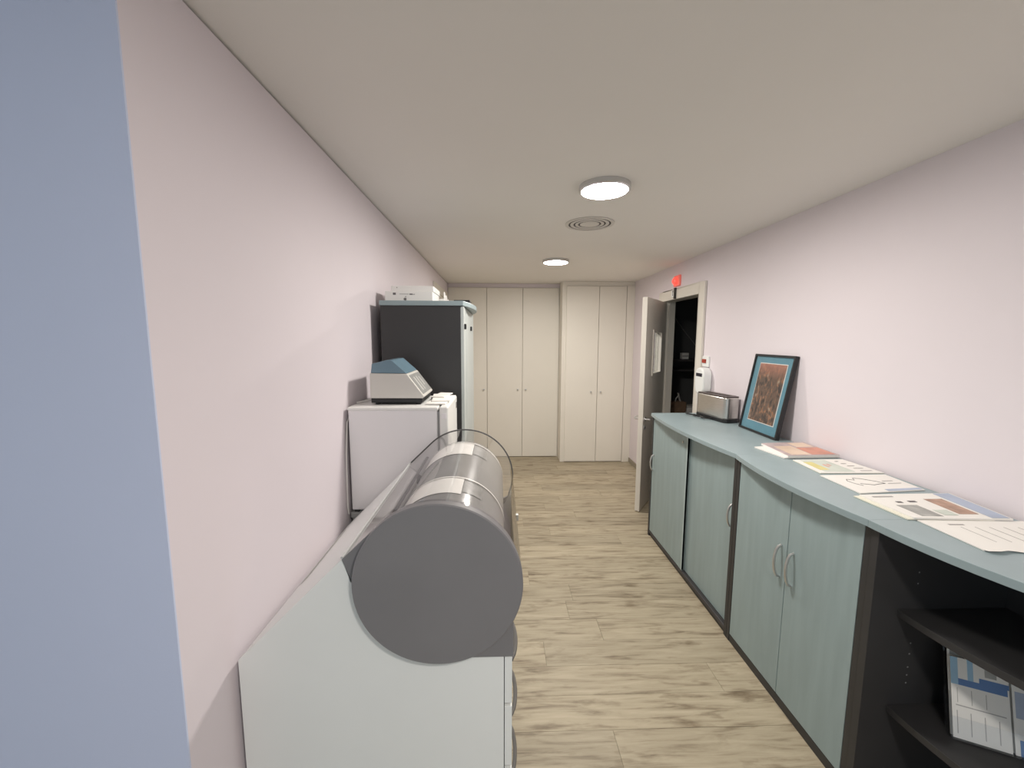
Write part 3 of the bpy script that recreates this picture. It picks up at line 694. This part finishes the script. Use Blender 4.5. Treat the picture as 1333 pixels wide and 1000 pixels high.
# cartons on top of it
def carton(label, x0, x1, y0, y1, z0, z1):
    c = root('white_carton', label, 'carton', ((x0+x1)/2, (y0+y1)/2, z0))
    part(MB().box(x0, x1, y0, y1, z0, z1), 'box', CARTON, c, bevel=.0015)
    return c
c1 = carton('flat white carton with a small apple mark on the tall cabinet', -.640, -.376, 2.30, 2.55, TZ+.0005, TZ+.060)
# small dark apple mark with bite and leaf
am = []
for i in range(28):
    a = 2*math.pi*i/28; r = .0085*(1+.10*math.cos(2*a)+(.0 if not (-.5 < ((a+math.pi) % (2*math.pi))-math.pi < .45) else -.35)); r *= (1-.14*math.exp(-((a-math.pi/2)/.3)**2))
    am.append((-.528+r*math.cos(a)*1.0, TZ+.017+r*math.sin(a)))
part(MB().prism(am, XZ, 2.2992, 2.3).prism([(-.528, TZ+.027), (-.523, TZ+.030), (-.523, TZ+.034), (-.528, TZ+.031)], XZ, 2.2992, 2.3), 'apple_mark', PRINT, c1)
part(MB().box(-.596, -.580, 2.2992, 2.3, TZ+.040, TZ+.052).box(-.504, -.486, 2.2992, 2.3, TZ+.041, TZ+.047).box(-.484, -.474, 2.2992, 2.3, TZ+.042, TZ+.045), 'small_print', PRINT, c1)
part(MB().box(-.560, -.508, 2.2992, 2.3, TZ+.043, TZ+.046), 'pale_print', LIGHTPRINT, c1)
c2 = carton('thin white carton lying on the marked carton', -.606, -.372, 2.305, 2.56, TZ+.0605, TZ+.090)
part(MB().box(-.576, -.572, 2.3042, 2.305, TZ+.078, TZ+.083), 'small_print', PRINT, c2)
tw = MB()
zig = [(2.40, TZ+.001), (2.80, TZ+.001), (2.80, TZ+.03), (2.76, TZ+.05), (2.70, TZ+.055), (2.66, TZ+.04), (2.62, TZ+.085), (2.58, TZ+.1), (2.565, TZ+.1)]
c3 = root('torn_carton', 'white carton with a torn open side on the tall cabinet', 'carton', (-.36, 2.66, TZ))
part(MB().box(-.55, -.345, 2.565, 2.82, TZ+.0005, TZ+.045), 'tray', CARTON, c3, bevel=.001)
part(MB().prism([(2.566, TZ+.045), (2.82, TZ+.045), (2.81, TZ+.05), (2.76, TZ+.062), (2.72, TZ+.05), (2.68, TZ+.078), (2.63, TZ+.07), (2.60, TZ+.088), (2.566, TZ+.088)], YZ, -.349, -.345), 'torn_flap', CARTON, c3)
bp_ = root('black_case', 'flat black case lying on the front of the tall cabinet top', 'case', (-.225, 2.64, TZ))
part(MB().box(-.285, -.190, 2.58, 2.74, TZ+.0005, TZ+.024), 'base', BLACK, bp_, bevel=.002)
part(MB().box(-.288, -.187, 2.577, 2.743, TZ+.0245, TZ+.040), 'lid', BLACK, bp_, bevel=.002)
